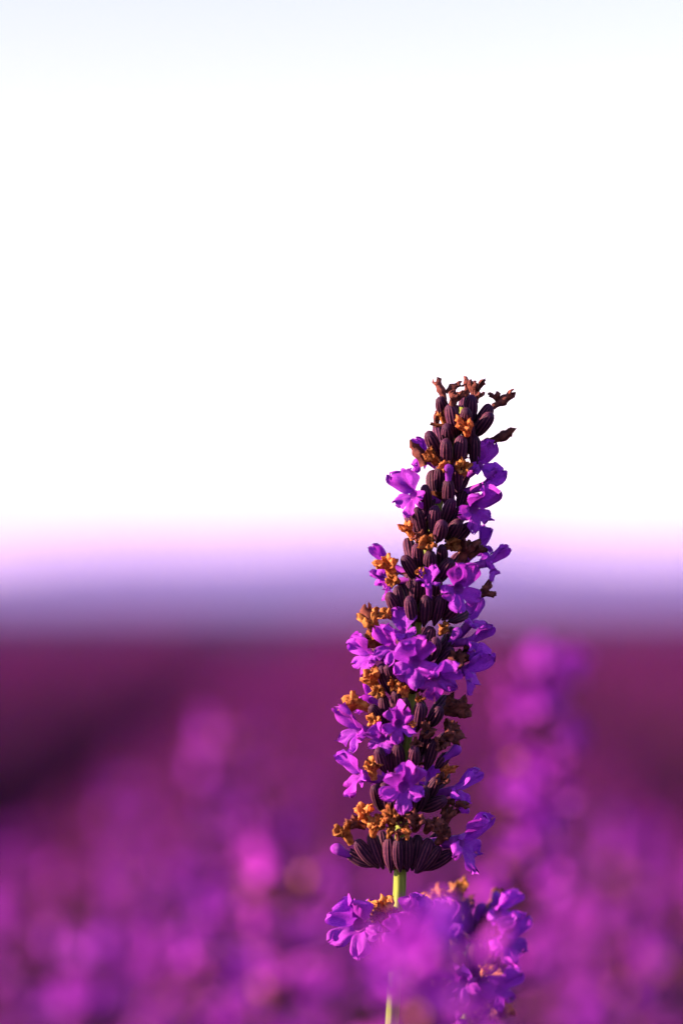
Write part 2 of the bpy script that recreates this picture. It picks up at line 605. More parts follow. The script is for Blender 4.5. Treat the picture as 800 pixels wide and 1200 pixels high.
# near and middle field: lumpy bush rows, then coarser towards the far edge
def add_mounds(out_v, out_f, xs, ys, top):
    X, Y = np.meshgrid(xs, ys)
    Z = terrain(Y) + mound_z(X, Y) * top - 0.03
    b = len(out_v)
    out_v.extend(np.stack([X.ravel(), Y.ravel(), Z.ravel()], 1).tolist())
    out_f.extend([tuple(i + b for i in q) for q in grid_faces(len(xs), len(ys), False)])
mv, mf = [], []
add_mounds(mv, mf, np.arange(-7.5, 7.6, 0.11), np.concatenate([np.arange(-2.5, 12, 0.13), np.arange(12, 40.1, 0.4)]), MOUND_TOP + .03)
# flowers crown the rows, so seen from afar the bush rows are as tall as their spikes
add_mounds(mv, mf, np.arange(-62, 62.1, ROW / 10), np.concatenate([np.arange(40, 130, 1.6), np.arange(130, 431, 5.0)]), MOUND_TOP + .25)
field = obj('lavender_bushes', make_mesh('lavender_bushes', mv, mf, M_MOUND))
field['kind'] = 'stuff'
field['label'] = 'rows of dark purple lavender bushes running towards the hills'
field['category'] = 'lavender field'

# thousands of small spikes on the rows
def spike_template(rnd):
    vs, fs, cs = [], [], []
    L = 0.062
    n = 6
    for w in range(n):
        z = -L * (1 - w / (n - 1))
        r = 0.0078 * (1.0 - 0.55 * (w / (n - 1)) ** 1.6) * rnd.uniform(.8, 1.15)
        b = len(vs)
        k = 5
        a0 = rnd.uniform(0, 6)
        for i in range(k):
            a = a0 + 2 * math.pi * i / k
            q = r * rnd.uniform(.7, 1.3)
            vs.append((q * math.cos(a), q * math.sin(a), z + rnd.uniform(-.002, .003)))
        vs.append((0, 0, z - 0.006)); vs.append((0, 0, z + 0.009))
        for i in range(k):
            j = (i + 1) % k
            fs.append((b + i, b + k, b + j)); cs.append(1 if rnd.random() < .8 else 2)
            fs.append((b + i, b + j, b + k + 1)); cs.append(0 if rnd.random() < .72 else (2 if rnd.random() < .35 else 1))
    b = len(vs)
    for i in range(3):
        a = 2 * math.pi * i / 3
        vs.append((0.0007 * math.cos(a), 0.0007 * math.sin(a), -L - 0.002))
    for i in range(3):
        a = 2 * math.pi * i / 3
        vs.append((0.0009 * math.cos(a), 0.0009 * math.sin(a), -L - 0.27))
    for i in range(3):
        j = (i + 1) % 3
        fs.append((b + i, b + 3 + i, b + 3 + j)); cs.append(3)
        fs.append((b + i, b + 3 + j, b + j)); cs.append(3)
    return np.array(vs), np.array(fs), np.array(cs)

def scatter_field():
    rng = np.random.default_rng(5)
    rnd = random.Random(8)
    temps = [spike_template(rnd) for _ in range(5)]
    allv, allf, allc, off = [], [], [], 0
    spots = []
    for (y0, y1, hw0, hwk, dens) in ((2.3, 5, .75, .22, 280), (5, 10, .9, .20, 210), (10, 20, 1.2, .18, 80), (20, 40, 1.6, .16, 26)):
        hwmax = min(hw0 + hwk * y1, 7)
        n = int(2 * hwmax * (y1 - y0) * dens)
        xs = rng.uniform(-hwmax, hwmax, n); yy = rng.uniform(y0, y1, n)
        ok = np.abs(xs) < (hw0 + hwk * yy)
        xs, yy = xs[ok], yy[ok]
        p = mound_z(xs, yy)
        ok = p > 0.25
        spots.append((xs[ok], yy[ok], p[ok]))
    xs = np.concatenate([s[0] for s in spots]); yy = np.concatenate([s[1] for s in spots]); p = np.concatenate([s[2] for s in spots])
    n = len(xs)
    kind = rng.integers(0, 5, n)
    for k in range(5):
        tv, tf, tc = temps[k]
        sel = np.where(kind == k)[0]
        m = len(sel)
        sc = rng.uniform(.85, 1.2, m) * (1 + np.clip((yy[sel] - 5) / 20, 0, .8))
        lean = np.radians(rng.normal(8, 7, m)); lean2 = np.radians(rng.normal(0, 7, m)); rot = rng.uniform(0, 6.28, m)
        v = tv[None] * sc[:, None, None]
        x = v[..., 0] * np.cos(rot)[:, None] - v[..., 1] * np.sin(rot)[:, None]
        y = v[..., 0] * np.sin(rot)[:, None] + v[..., 1] * np.cos(rot)[:, None]
        z = v[..., 2]
        x2 = x + z * np.tan(lean)[:, None]
        y2 = y + z * np.tan(lean2)[:, None]
        top = terrain(yy[sel]) + p[sel] * MOUND_TOP + rng.uniform(.17, .27, m)
        out = np.stack([x2 + xs[sel][:, None], y2 + yy[sel][:, None], z + top[:, None]], -1).reshape(-1, 3)
        fo = (tf[None] + (np.arange(m) * len(tv))[:, None, None] + off).reshape(-1, 3)
        allv.append(out); allf.append(fo); allc.append(np.tile(tc, m))
        off += len(out)
    V = np.concatenate(allv).astype(np.float32); F = np.concatenate(allf).astype(np.int32); Cc = np.concatenate(allc).astype(np.int32)
    me = bpy.data.meshes.new('lavender_field')
    me.vertices.add(len(V)); me.vertices.foreach_set('co', V.ravel())
    me.loops.add(len(F) * 3); me.loops.foreach_set('vertex_index', F.ravel())
    me.polygons.add(len(F)); me.polygons.foreach_set('loop_start', np.arange(0, len(F) * 3, 3, dtype=np.int32))
    for m_ in (M_PETAL_FAR, M_CALYX_FAR, M_WITHER_FAR, M_STEM_FAR):
        me.materials.append(m_)
    me.polygons.foreach_set('material_index', Cc)
    me.update(calc_edges=True)
    o = obj('lavender_field', me)
    o['kind'] = 'stuff'
    o['label'] = 'countless distant lavender spikes blurred into purple rows of the field'
    o['category'] = 'lavender field'
    print('field spikes', n, 'tris', len(F))

def plain(name, c, trans=0.3, rough=.7):
    m, t, out = new_mat(name)
    cc, f = noise_mix(t, tuple(x * .75 for x in c), tuple(min(1, x * 1.2) for x in c), 60)
    p = t.nodes.new('ShaderNodeBsdfPrincipled'); p.inputs['Roughness'].default_value = rough
    p.inputs['Specular IOR Level'].default_value = 0.03
    tr = t.nodes.new('ShaderNodeBsdfTranslucent')
    mx = t.nodes.new('ShaderNodeMixShader'); mx.inputs[0].default_value = trans
    t.links.new(cc, p.inputs['Base Color']); t.links.new(cc, tr.inputs['Color'])
    t.links.new(p.outputs[0], mx.inputs[1]); t.links.new(tr.outputs[0], mx.inputs[2])
    t.links.new(mx.outputs[0], out.inputs[0])
    return m
M_PETAL_FAR = plain('petal_violet_far', (0.13, 0.010, 0.20), .25)
M_CALYX_FAR = plain('calyx_plum_far', (0.030, 0.005, 0.028), .1)
M_STEM_FAR = plain('stem_dusky_far', (0.035, 0.024, 0.030), .05)
M_WITHER_FAR = plain('withered_far', (0.20, 0.05, 0.035), .3)
scatter_field()

# ------------------------------------------------------------------ the tall spike
root = empty('lavender_spike', P(300, 3900), 'tall sharply focused lavender spike with violet blooms and orange withered ones on green stem', 'lavender')
S = Spike(root, 11)
axis_px = [(300, 3900), (410, 1900), (452, 1290), (459, 1200), (463, 1130), (468, 1040), (469, 1000), (471, 945), (475, 880), (480, 820),
           (487, 738), (495, 670), (506, 620), (522, 555), (534, 510), (543, 478)]
AX = [P(x, y, 0) for x, y in axis_px]
obj('stem', stem_mesh([p - S.o for p in curve_pts(AX, 110)], 0.00085, 0.0005), root)
def axis_x(y):
    for (x0, y0), (x1, y1) in zip(axis_px, axis_px[1:]):
        if y1 <= y <= y0:
            return x0 + (x1 - x0) * (y0 - y) / (y0 - y1)
    return axis_px[-1][0]

# buds: base x, y, tip x, y, sign (1 towards viewer, -1 away), depth at base
BUD = [
    # crown
    (533, 506, 527, 474, 1, 1.6), (522, 488, 515, 468, 1, -.2), (550, 492, 553, 466, 1, 0.2), (541, 484, 546, 461, -1, 0), (546, 502, 546, 481, 1, 2.2),
    (556, 502, 576, 477, 1, 0.0), (558, 508, 575, 486, 1, 1.0), (562, 527, 574, 518, -1, 0), (536, 542, 541, 512, 1, 1.6), (522, 544, 523, 517, 1, 1.9),
    (513, 532, 502, 509, 1, .6), (515, 518, 512, 500, -1, .3), (526, 518, 523, 500, 1, .2), (555, 542, 557, 512, 1, .6), (548, 525, 549, 500, 1, 0.5),
    # seventh and eighth whorl
    (525, 592, 525, 564, 1, 1.8), (514, 575, 515, 548, 1, .8), (536, 570, 534, 545, 1, .6), (495, 624, 488, 596, 1, 1.5), (484, 620, 478, 598, -1, .4), (507, 622, 510, 594, 1, 1.6),
    (513, 631, 519, 613, 1, 2.4), (529, 637, 551, 615, 1, .9), (525, 630, 538, 612, 1, 1.4), (500, 596, 498, 570, 1, .6), (520, 610, 530, 585, 1, .9), (536, 612, 548, 590, -1, 0),
    # sixth
    (481, 656, 479, 634, -1, .3), (491, 664, 488, 639, 1, 1.0), (504, 670, 503, 648, 1, 1.6), (489, 678, 472, 653, 1, 1.5), (517, 662, 518, 641, 1, .6), (513, 679, 529, 657, 1, 1.6), (524, 672, 540, 650, -1, .3),
    # fifth
    (467, 720, 455, 697, 1, .2), (474, 722, 463, 688, 1, 1.0), (479, 710, 470, 685, -1, .8), (483, 727, 480, 702, 1, 2.0), (497, 727, 500, 700, 1, 2.0), (510, 726, 517, 699, 1, 1.5), (522, 722, 538, 706, 1, .4),
    (494, 706, 496, 682, 1, .4), (508, 704, 512, 680, 1, .4), (486, 705, 487, 680, 1, .8), (530, 726, 548, 716, -1, 0),
    # fourth
    (494, 766, 506, 736, 1, 1.0), (504, 770, 512, 752, 1, 1.3), (459, 810, 445, 780, 1, .9), (463, 805, 454, 781, 1, 1.2), (520, 760, 530, 738, -1, .2), (458, 762, 452, 735, -1, 0), (448, 770, 440, 748, -1, 0), (512, 780, 530, 762, 1, .4),
    # third
    (455, 848, 447, 816, 1, .9), (447, 846, 434, 830, 1, .4), (488, 852, 493, 825, 1, 1.7), (503, 848, 516, 832, 1, .9), (467, 834, 463, 812, 1, 1.1), (476, 845, 474, 820, 1, 1.4), (505, 838, 524, 818, -1, 0.2),
    (450, 900, 443, 879, 1, 1.5), (483, 899, 486, 877, 1, 2.0), (500, 897, 510, 868, 1, 1.2), (468, 900, 466, 874, 1, 1.9), (458, 900, 455, 872, 1, 1.4), (494, 880, 500, 856, 1, .5), (508, 880, 522, 862, -1, .2),
    # second
    (446, 946, 438, 922, 1, .8), (455, 948, 449, 920, 1, 1.2), (497, 947, 522, 938, 1, 1.0), (499, 935, 512, 915, 1, .6), (488, 948, 500, 925, 1, 1.5), (462, 950, 460, 926, 1, 2.0), (480, 950, 484, 925, 1, 2.0), (505, 925, 524, 908, -1, 0.2),
    # first
    (438, 1011, 416, 987, 1, .8), (446, 1010, 434, 977, 1, 1.2), (457, 1014, 455, 980, 1, 1.8), (468, 1014, 466, 984, 1, 2.2), (477, 1013, 477, 981, 1, 2.2), (490, 1015, 504, 984, 1, 1.8), (494, 1017, 516, 994, 1, 1.2),
    (484, 1012, 490, 980, 1, 1.6), (500, 1016, 530, 1000, 1, 0.3), (452, 1008, 444, 975, -1, .6), (500, 1008, 515, 978, -1, .2),
]
for b in BUD:
    S.bud(b[0], b[1], b[2], b[3], b[4], b[5])

# back half of every whorl, the part hidden from this side
for (ny, rad, n) in ((1018, 30, 8), (948, 26, 7), (902, 22, 7), (850, 22, 6), (812, 20, 6), (770, 22, 6), (728, 22, 7), (680, 20, 6), (632, 19, 6), (585, 18, 5), (545, 17, 6), (508, 14, 5)):
    for k in range(n):
        az = math.pi * (k + .5) / n + S.r.uniform(-.2, .2)
        bx, by = axis_x(ny) + 7 * math.cos(az), ny + S.r.uniform(-4, 4)
        tx = axis_x(ny - 26) + rad * math.cos(az) * S.r.uniform(.8, 1.1)
        ty = ny - S.r.uniform(22, 34)
        S.bud3(P(bx, by, -0.7 * math.sin(az)), P(tx, ty, -rad * .105 * math.sin(az)), 1.0)
    for k in range(5):
        az = 2 * math.pi * (k + S.r.random()) / 5
        p = P(axis_x(ny) + 5 * math.cos(az), ny + 2, 0.5 * -math.sin(az))
        S.bract(p, Vector((math.cos(az) * 1.2, math.sin(az) * 1.2, .75)), S.r.uniform(.65, 1.0))

# open flowers: mouth x, y, depth, facing (right, up, viewer), roll, size, variant, calyx base (x, y, depth)
FLW = [
    (484, 580, 3.0, (-.75, .15, .65), 5, 1.15, 0, (494, 616, 1.2)),
    (500, 538, -1.0, (-.6, .5, -.4), 0, 0.9, 1, (515, 562, 0)),
    (562, 545, 1.2, (.55, .45, .55), -8, 1.05, 2, (534, 578, .6)),
    (566, 570, .6, (.85, .25, .35), -12, 1.0, 3, (536, 598, .4)),
    (555, 596, 3.2, (.5, .05, .85), -8, 1.2, 4, (526, 624, 1.4)),
    (562, 642, -2.0, (.7, .6, -.3), 0, .95, 5, (530, 668, 0)),
    (570, 660, 1.0, (.92, .2, .2), -10, .95, 6, (530, 680, .8)),
    (537, 690, 4.6, (.30, .12, .95), -8, 1.2, 0, (515, 718, 1.8)),
    (502, 684, 5.2, (-.05, .95, .35), 0, .72, 3, (498, 722, 2.2)),
    (457, 664, -2.2, (-.8, .3, -.3), 0, 1.05, 1, (480, 690, -.5)),
    (456, 682, -1.2, (-.85, -.1, -.2), 0, .85, 2, None),
    (552, 728, .4, (.6, .7, .3), 0, 1.1, 5, (522, 756, .4)),
    (549, 752, 1.8, (.85, .1, .4), -5, 1.0, 6, (520, 770, .8)),
    (434, 768, 1.2, (-.9, .15, .4), 8, 1.1, 4, (458, 796, .6)),
    (472, 740, 3.2, (-.25, .75, .55), 0, .95, 2, (478, 770, 1.4)),
    (460, 758, 3.6, (-.5, .35, .75), 5, 1.0, 6, (472, 785, 1.6)),
    (486, 776, 5.2, (-.12, .15, .98), 3, 1.35, 1, (484, 806, 2.2)),
    (510, 792, 5.0, (.25, -.35, .85), -5, 1.3, 5, (494, 812, 2.0)),
    (545, 786, 1.6, (.85, .15, .45), -8, 1.2, 3, (514, 812, .8)),
    (434, 818, -1.8, (-.7, .4, -.3), 0, 1.0, 0, (458, 842, -.5)),
    (421, 855, 1.8, (-.8, .3, .5), 8, 1.2, 6, (444, 896, .8)),
    (467, 848, 5.0, (-.05, .2, .95), 0, 1.0, 3, (467, 880, 2.0)),
    (448, 866, 4.2, (-.4, .05, .9), 8, .85, 5, (455, 895, 1.8)),
    (422, 908, 1.2, (-.85, .25, .35), 10, 1.2, 2, (446, 946, .8)),
    (473, 922, 6.2, (0.0, .12, .99), 0, 1.25, 4, (471, 946, 2.4)),
    (452, 912, -1.5, (-.5, .6, -.3), 0, .8, 0, (462, 940, -.3)),
    (534, 926, 1.6, (.85, .2, .4), -8, 1.15, 1, (500, 946, 1.0)),
    (502, 918, -1.6, (.3, .7, -.4), 0, .8, 3, (490, 940, -.5)),
    (540, 986, 2.6, (.8, .1, .5), -6, 1.55, 2, (498, 1014, 1.0)),
]
for (x, y, z, d, roll, s, var, base) in FLW:
    S.flower(x, y, z, d, roll, s, var, base)

# folded young flowers just leaving their calyx
S.young(525, 563, 4.6, (.05, 1, .3), .8)
S.young(410, 1003, 1.2, (-.9, .45, .25), 1.0, (440, 1015, .9))
S.young(522, 888, 2.6, (.75, .6, .2), .9, (510, 900, 1.2))
S.young(528, 752, 3.0, (.5, .7, .4), .85, (508, 770, 1.4))

# withered flowers: x, y, depth, direction, size, dark, curled
WTH = [
    (529, 477, 3.6, (.15, 1, .1), .85, 1, 0), (521, 469, .8, (-.25, 1, .1), .85, 1, 1), (522, 460, .4, (.75, .7, 0), .7, 1, 1), (556, 467, 1.2, (-.05, 1, .1), .95, 1, 0),
    (546, 461, -.8, (.3, 1, 0), .75, 1, 0), (547, 507, 4.6, (-.1, .45, .9), .9, 0, 0), (577, 477, 1.2, (.9, .4, .1), .95, 1, 1), (584, 473, 1.0, (-.2, 1, .1), .6, 1, 0),
    (574, 518, -.6, (.9, .35, 0), 1.05, 1, 1), (511, 501, .6, (-.05, 1, 0), .75, 1, 1), (519, 492, 1.4, (-.2, .9, .4), .72, 0, 0), (509, 542, 3.0, (-.3, .4, .8), .75, 0, 0),
    (522, 547, 3.8, (.1, .2, 1), .65, 0, 0), (539, 553, 3.2, (.2, .1, 1), .85, 0, 0), (497, 546, .6, (-.35, 1, 0), 1.05, 1, 1), (556, 470, 2.2, (.5, .9, .2), .6, 1, 0),
    (482, 628, 1.8, (-.35, .9, .2), .8, 0, 0), (491, 637, 2.8, (-.1, .6, .7), .75, 1, 0), (503, 641, 3.6, (0, .5, .85), .95, 0, 0), (523, 641, 2.6, (.3, .2, .9), .8, 0, 0),
    (541, 654, 1.6, (.4, .9, .2), 1.05, 1, 0), (552, 650, .8, (.7, .6, .1), .8, 1, 0), (459, 672, 2.6, (-.3, .8, .5), 1.15, 0, 0), (464, 680, 2.4, (-.5, .3, .8), .8, 0, 0), (558, 697, .6, (.9, .35, .1), .95, 1, 0),
    (460, 724, 2.2, (-.5, .5, .6), .75, 0, 0), (493, 672, 4.0, (.1, .4, .9), .55, 0, 0), (440, 752, 1.6, (-.25, 1, .2), 1.35, 0, 1), (441, 742, 1.8, (-.4, .85, .3), 1.2, 0, 0), (446, 756, 1.4, (-.8, .2, .4), .9, 0, 0),
    (526, 780, 2.6, (.4, .5, .8), 1.0, 1, 0), (536, 776, 1.4, (.8, .4, .3), .9, 1, 0), (516, 742, 3.2, (.3, .5, .8), .6, 0, 0), (440, 806, 2.2, (-.45, .75, .4), 1.1, 0, 0), (447, 812, 2.6, (-.3, .3, .85), .8, 0, 0),
    (428, 828, 1.6, (-.85, .5, .2), 1.15, 0, 0), (462, 806, 3.4, (.1, .5, .85), .7, 0, 0), (474, 818, 4.2, (-.05, .95, .3), .75, 0, 0), (527, 834, 1.2, (.9, .1, .3), 1.1, 1, 0), (521, 832, 1.6, (.6, .6, .4), .8, 1, 0),
    (490, 824, 3.8, (.2, .7, .6), .55, 0, 0), (442, 852, 3.4, (-.2, .5, .8), .75, 0, 0), (478, 850, 5.0, (.5, .5, .7), .45, 0, 0), (497, 864, 3.2, (.3, .4, .85), .85, 1, 0), (518, 868, 2.4, (.6, .6, .5), 1.0, 1, 0),
    (512, 874, 3.0, (.3, .4, .85), .8, 1, 0), (524, 864, .6, (.3, 1, .1), .85, 1, 0), (488, 876, 4.0, (.1, .6, .8), .65, 1, 0), (437, 908, 2.6, (-.2, .9, .4), 1.0, 0, 0), (518, 912, 1.6, (.3, .95, .2), .85, 0, 0),
    (513, 918, 2.4, (.3, .6, .7), .8, 1, 0), (520, 940, 2.6, (.95, .15, .2), .9, 1, 1), (409, 984, 2.4, (-.45, .85, .3), 1.0, 0, 0), (430, 962, 3.0, (-.35, .75, .5), 1.05, 0, 0), (437, 976, 3.6, (.1, .8, .6), .95, 0, 0),
    (424, 968, 2.4, (-.7, .4, .5), .8, 1, 0), (459, 966, 4.4, (0, .6, .8), .95, 0, 0), (448, 968, 3.8, (-.2, .5, .85), .75, 0, 0), (477, 981, 5.2, (.05, .85, .5), .55, 0, 0), (487, 970, 4.2, (.2, .6, .8), .95, 1, 0),
    (500, 972, 3.8, (.3, .6, .8), .9, 1, 0), (519, 966, 2.4, (.4, .9, .2), 1.0, 1, 0), (514, 986, 3.6, (.4, .5, .7), .9, 1, 0), (455, 980, 4.8, (.2, .8, .5), .5, 0, 0), (470, 964, 4.0, (.1, .4, .9), .7, 1, 0), (466, 982, 5.0, (0, .9, .4), .5, 1, 0),
]
for (x, y, z, d, s, dk, cu) in WTH:
    S.wither(x, y, z, d, s, bool(dk), bool(cu))

# the separate lower whorl of the same stem
for b in [(451, 1131, 420, 1105, 1, .8), (448, 1129, 427, 1098, 1, 1.2), (457, 1122, 446, 1084, 1, 1.2), (462, 1124, 458, 1084, 1, 1.6), (472, 1124, 486, 1090, 1, 1.4), (478, 1126, 502, 1098, 1, .8),
          (466, 1122, 470, 1086, -1, -.5), (454, 1126, 440, 1092, -1, -.3), (476, 1124, 498, 1090, -1, -.3)]:
    S.bud(*b)
for (x, y, z, d, roll, s, var, base) in [
        (421, 1084, 2.6, (-.45, .1, .9), 12, 1.55, 4, (450, 1128, 1.0)), (484, 1074, 2.4, (.1, .35, .9), -4, 1.1, 2, (470, 1122, 1.2)),
        (503, 1080, 1.8, (.4, .3, .85), -8, 1.05, 5, (476, 1124, .8)), (468, 1094, 4.4, (.05, .1, .98), 0, 1.1, 0, (464, 1124, 1.8)), (438, 1078, -1.8, (-.4, .8, -.3), 0, .8, 3, (455, 1118, -.4))]:
    S.flower(x, y, z, d, roll, s, var, base)
for (x, y, z, d, s, dk, cu) in [(441, 1076, 2.0, (-.2, 1, .2), .9, 0, 0), (454, 1074, 2.6, (-.1, 1, .3), 1.1, 0, 0), (447, 1082, 3.0, (-.2, .7, .6), .8, 1, 0), (459, 1082, 3.0, (.1, .9, .4), .7, 1, 0), (506, 1080, 2.4, (.3, .8, .5), .7, 1, 0)]:
    S.wither(x, y, z, d, s, bool(dk), bool(cu))
for k in range(6):
    az = 2 * math.pi * k / 6 + .3
    S.bract(P(463 + 6 * math.cos(az), 1133, -.6 * math.sin(az)), Vector((math.cos(az), math.sin(az), .9)), .8)

# ------------------------------------------------------------------ generic detailed spike (close neighbours)
def detailed_spike(root, tip, lean_px, D, seed, whorls, L_mm, forced=()):
    s = Spike(root, seed)
    rnd = s.r
    tipw = P(tip[0], tip[1], D=D)
    d = (tipw - P(lean_px[0], lean_px[1], D=D)).normalized()
    base = s.o
    k = P(lean_px[0], lean_px[1], D=D)
    obj('stem', stem_mesh([p - s.o for p in curve_pts([base, base * .5 + k * .5 - d * .01, k, k * .5 + tipw * .5, tipw - d * .003], 40)], .0008, .0005), root)
    side = frame(d, UP + Vector((0, .01, 0)))
    ux, uy = side.col[0], side.col[1]
    for w in range(whorls):
        t = w / max(1, whorls - 1)
        node = tipw - d * (L_mm * MM * (1 - t) + 4.5 * MM)
        n = 9 if w < whorls - 1 else 6
        spread = 1.05 - .45 * t
        for q in range(n):
            a = 2 * math.pi * (q + rnd.random() * .7) / n
            rad = ux * math.cos(a) + uy * math.sin(a)
            dd = (d * 1.0 + rad * spread * rnd.uniform(.7, 1.15)).normalized()
            b = node + rad * .7 * MM + d * rnd.uniform(-1, 1.5) * MM
            tp = b + dd * CAL_L * rnd.uniform(.85, 1.08)
            e = rnd.random()
            face = (rad * 1.0 + d * .35 + Vector((0, -.15, 0))).normalized()
            if e < .13:
                s.flower3(tp + face * 1.6 * MM, face, rnd.uniform(-12, 12), rnd.uniform(.95, 1.3), None, b)
            else:
                s.bud3(b, tp)
                if e < .50:
                    s.wither3(tp - dd * .3 * MM, dd, rnd.uniform(.7, 1.0), rnd.random() < .45)
        for q in range(3):
            a = 2 * math.pi * (q + rnd.random()) / 3
            rad = ux * math.cos(a) + uy * math.sin(a)
            s.bract(node - d * .3 * MM + rad * .5 * MM, rad + d * .6, rnd.uniform(.6, .9))
    return s

root2 = empty('lavender_spike', P(430, 3800, D=.366), 'short lavender spike close beside the tall one, blue-violet blooms with orange tips', 'lavender')
s2 = detailed_spike(root2, (556, 1062), (543, 1240), .366, 31, 4, 13.5)
for (x, y, z, d, roll, s_, var, base) in [
        (590, 1102, -12, (.55, .3, .75), -8, 1.45, 2, (560, 1135, -14)), (582, 1158, -12, (.6, .1, .75), -8, 1.2, 5, (556, 1180, -14)),
        (522, 1082, -13, (-.3, .5, .8), 5, 1.15, 1, (545, 1115, -15)), (543, 1150, -10, (-.3, .1, .9), 5, 1.2, 6, (550, 1180, -14))]:
    s2.flower(x, y, z, d, roll, s_, var, base)
for (x, y, z, d, s_, dk, cu) in [(538, 1056, -14, (-.2, 1, .2), 1.1, 0, 0), (519, 1064, -14, (-.6, .8, .2), 1.15, 0, 0), (567, 1140, -11, (.2, .5, .8), .8, 0, 0)]:
    s2.wither(x, y, z, d, s_, bool(dk), bool(cu))
s2.bud3(P(545, 1092, -15), P(539, 1056, -14)); s2.bud3(P(540, 1095, -15), P(521, 1068, -14))
s2.young(540, 1048, -15, (.15, 1, .1), .8)
for (x, y, bx, by) in [(574, 1076, 563, 1106), (558, 1078, 556, 1108), (578, 1066, 566, 1100)]:
    s2.young(x, y, -15, (.3, 1, .1), .9, (bx, by, -15.5))

# ------------------------------------------------------------------ neighbours out of focus: simpler parts, shared between copies
def low_calyx(vs, fs, ms, b, tp, rnd, mi):
    d = tp - b
    m3 = frame(d, UP)
    o = len(vs)
    seg = 6
    for (t, r) in ((0, .3), (.35, .85), (.75, .95), (1, .45)):
        for i in range(seg):
            a = 2 * math.pi * i / seg
            vs.append(b + d * t + m3 @ Vector((r * .9 * MM * math.cos(a), r * .9 * MM * math.sin(a), 0)))
    for f in grid_faces(seg, 4, True):
        fs.append(tuple(o + i for i in f)); ms.append(mi)
    fs.append(tuple(range(o + 3 * seg, o + 4 * seg))); ms.append(mi)

LOW_FLOWERS = []
for s in range(4):
    rnd = random.Random(500 + s)
    v, f = tube_geo(8)
    uv = [(0.5, 0.1)] * len(v)
    for sp in petal_specs(rnd):
        pv, pf, puv = petal_geo(rnd, *sp, nu=5, nv=5)
        o = len(v)
        v = v + pv; f = f + [tuple(o + i for i in q) for q in pf]; uv = uv + puv
    LOW_FLOWERS.append(make_mesh('flower', v, f, M_PETAL_PINK, uvs=uv))
LOW_WITHER = []
for s in range(3):
    v, f = wither_geo(300 + s, 9)
    LOW_WITHER.append(make_mesh('withered_flower', v, f, M_WITHER if s < 2 else M_WITHER_D))

def blurred_proto(seed, whorls=8, L=58, fp=.42, big=1.0):
    """list of (name, mesh, matrix, children) in local space, tip at the origin, growing along +Z"""
    rnd = random.Random(seed)
    parts = []
    pts = [Vector((0, 0, -.31)), Vector((.002, .001, -.15)), Vector((0, 0, -L * MM)), Vector((0, 0, -.006))]
    parts.append(('stem', stem_mesh(curve_pts(pts, 12), .0009, .0005, 8, M_STEM_FAR), Matrix(), []))
    for w in range(whorls):
        t = w / (whorls - 1)
        z = -(L * (1 - t) + 4) * MM
        vs, fs, ms, kids = [], [], [], []
        n = 9 if w < whorls - 1 else 6
        spread = 1.15 - .55 * t
        for q in range(n):
            a = 2 * math.pi * (q + rnd.random() * .7) / n
            rad = Vector((math.cos(a), math.sin(a), 0))
            dd = (Vector((0, 0, 1)) + rad * spread * rnd.uniform(.7, 1.2)).normalized()
            b = rad * .7 * MM + Vector((0, 0, rnd.uniform(-1.5, 2))) * MM
            tp = b + dd * CAL_L * rnd.uniform(.85, 1.05)
            low_calyx(vs, fs, ms, b, tp, rnd, 0)
            e = rnd.random()
            if e < fp:
                face = (rad + Vector((0, 0, .35))).normalized()
                M = Matrix.Translation(tp - face * .5 * MM) @ frame(face, UP, rnd.uniform(-.3, .3)).to_4x4() @ Matrix.Scale(rnd.uniform(1.0, 1.4) * big, 4)
                kids.append(('flower', rnd.choice(LOW_FLOWERS), M))
            elif e < fp + .18:
                M = Matrix.Translation(tp - dd * .3 * MM) @ frame(dd, UP, rnd.uniform(0, 6)).to_4x4() @ Matrix.Scale(rnd.uniform(.8, 1.1), 4)
                kids.append(('withered_flower', rnd.choice(LOW_WITHER), M))
        me = make_mesh('whorl', vs, fs, [M_CALYX_FAR], mat_idx=ms)
        parts.append(('whorl', me, Matrix.Translation((0, 0, z)), kids))
    return parts
PROTOS = [blurred_proto(60 + s, 8 - (s % 2), 60 - 5 * (s % 3)) for s in range(4)] + [blurred_proto(91, 4, 22, .82, 1.35), blurred_proto(64, 10, 60, .45, 1.1)]

def place_blurred(tipw, lean, rot, proto, label, group=None, scale=1.0):
    d = Vector((math.sin(R(lean[0])), math.sin(R(lean[1])), 1)).normalized()
    M3 = frame(d, Vector((0, 1, 0)), rot)
    base = tipw - d * .31 * scale
    root = empty('lavender_spike', base, label, 'lavender', group)
    W = Matrix.Translation(tipw - base) @ M3.to_4x4() @ Matrix.Scale(scale, 4)
    for (nm, me, M, kids) in PROTOS[proto]:
        po = obj(nm, me, root, W @ M)
        for (kn, km, kM) in kids:
            obj(kn, km, po, kM)
    return root

place_blurred(P(640, 785, D=.58), (7.5, 3), 2.6, 5, 'large blurred lavender spike with pink top standing first behind the tall sharp spike')
place_blurred(P(512, 1120, D=.25), (5, 4), 4.0, 4, 'blurred bright violet lavender tip rising in front of the lower whorl of the tall spike', scale=.66)

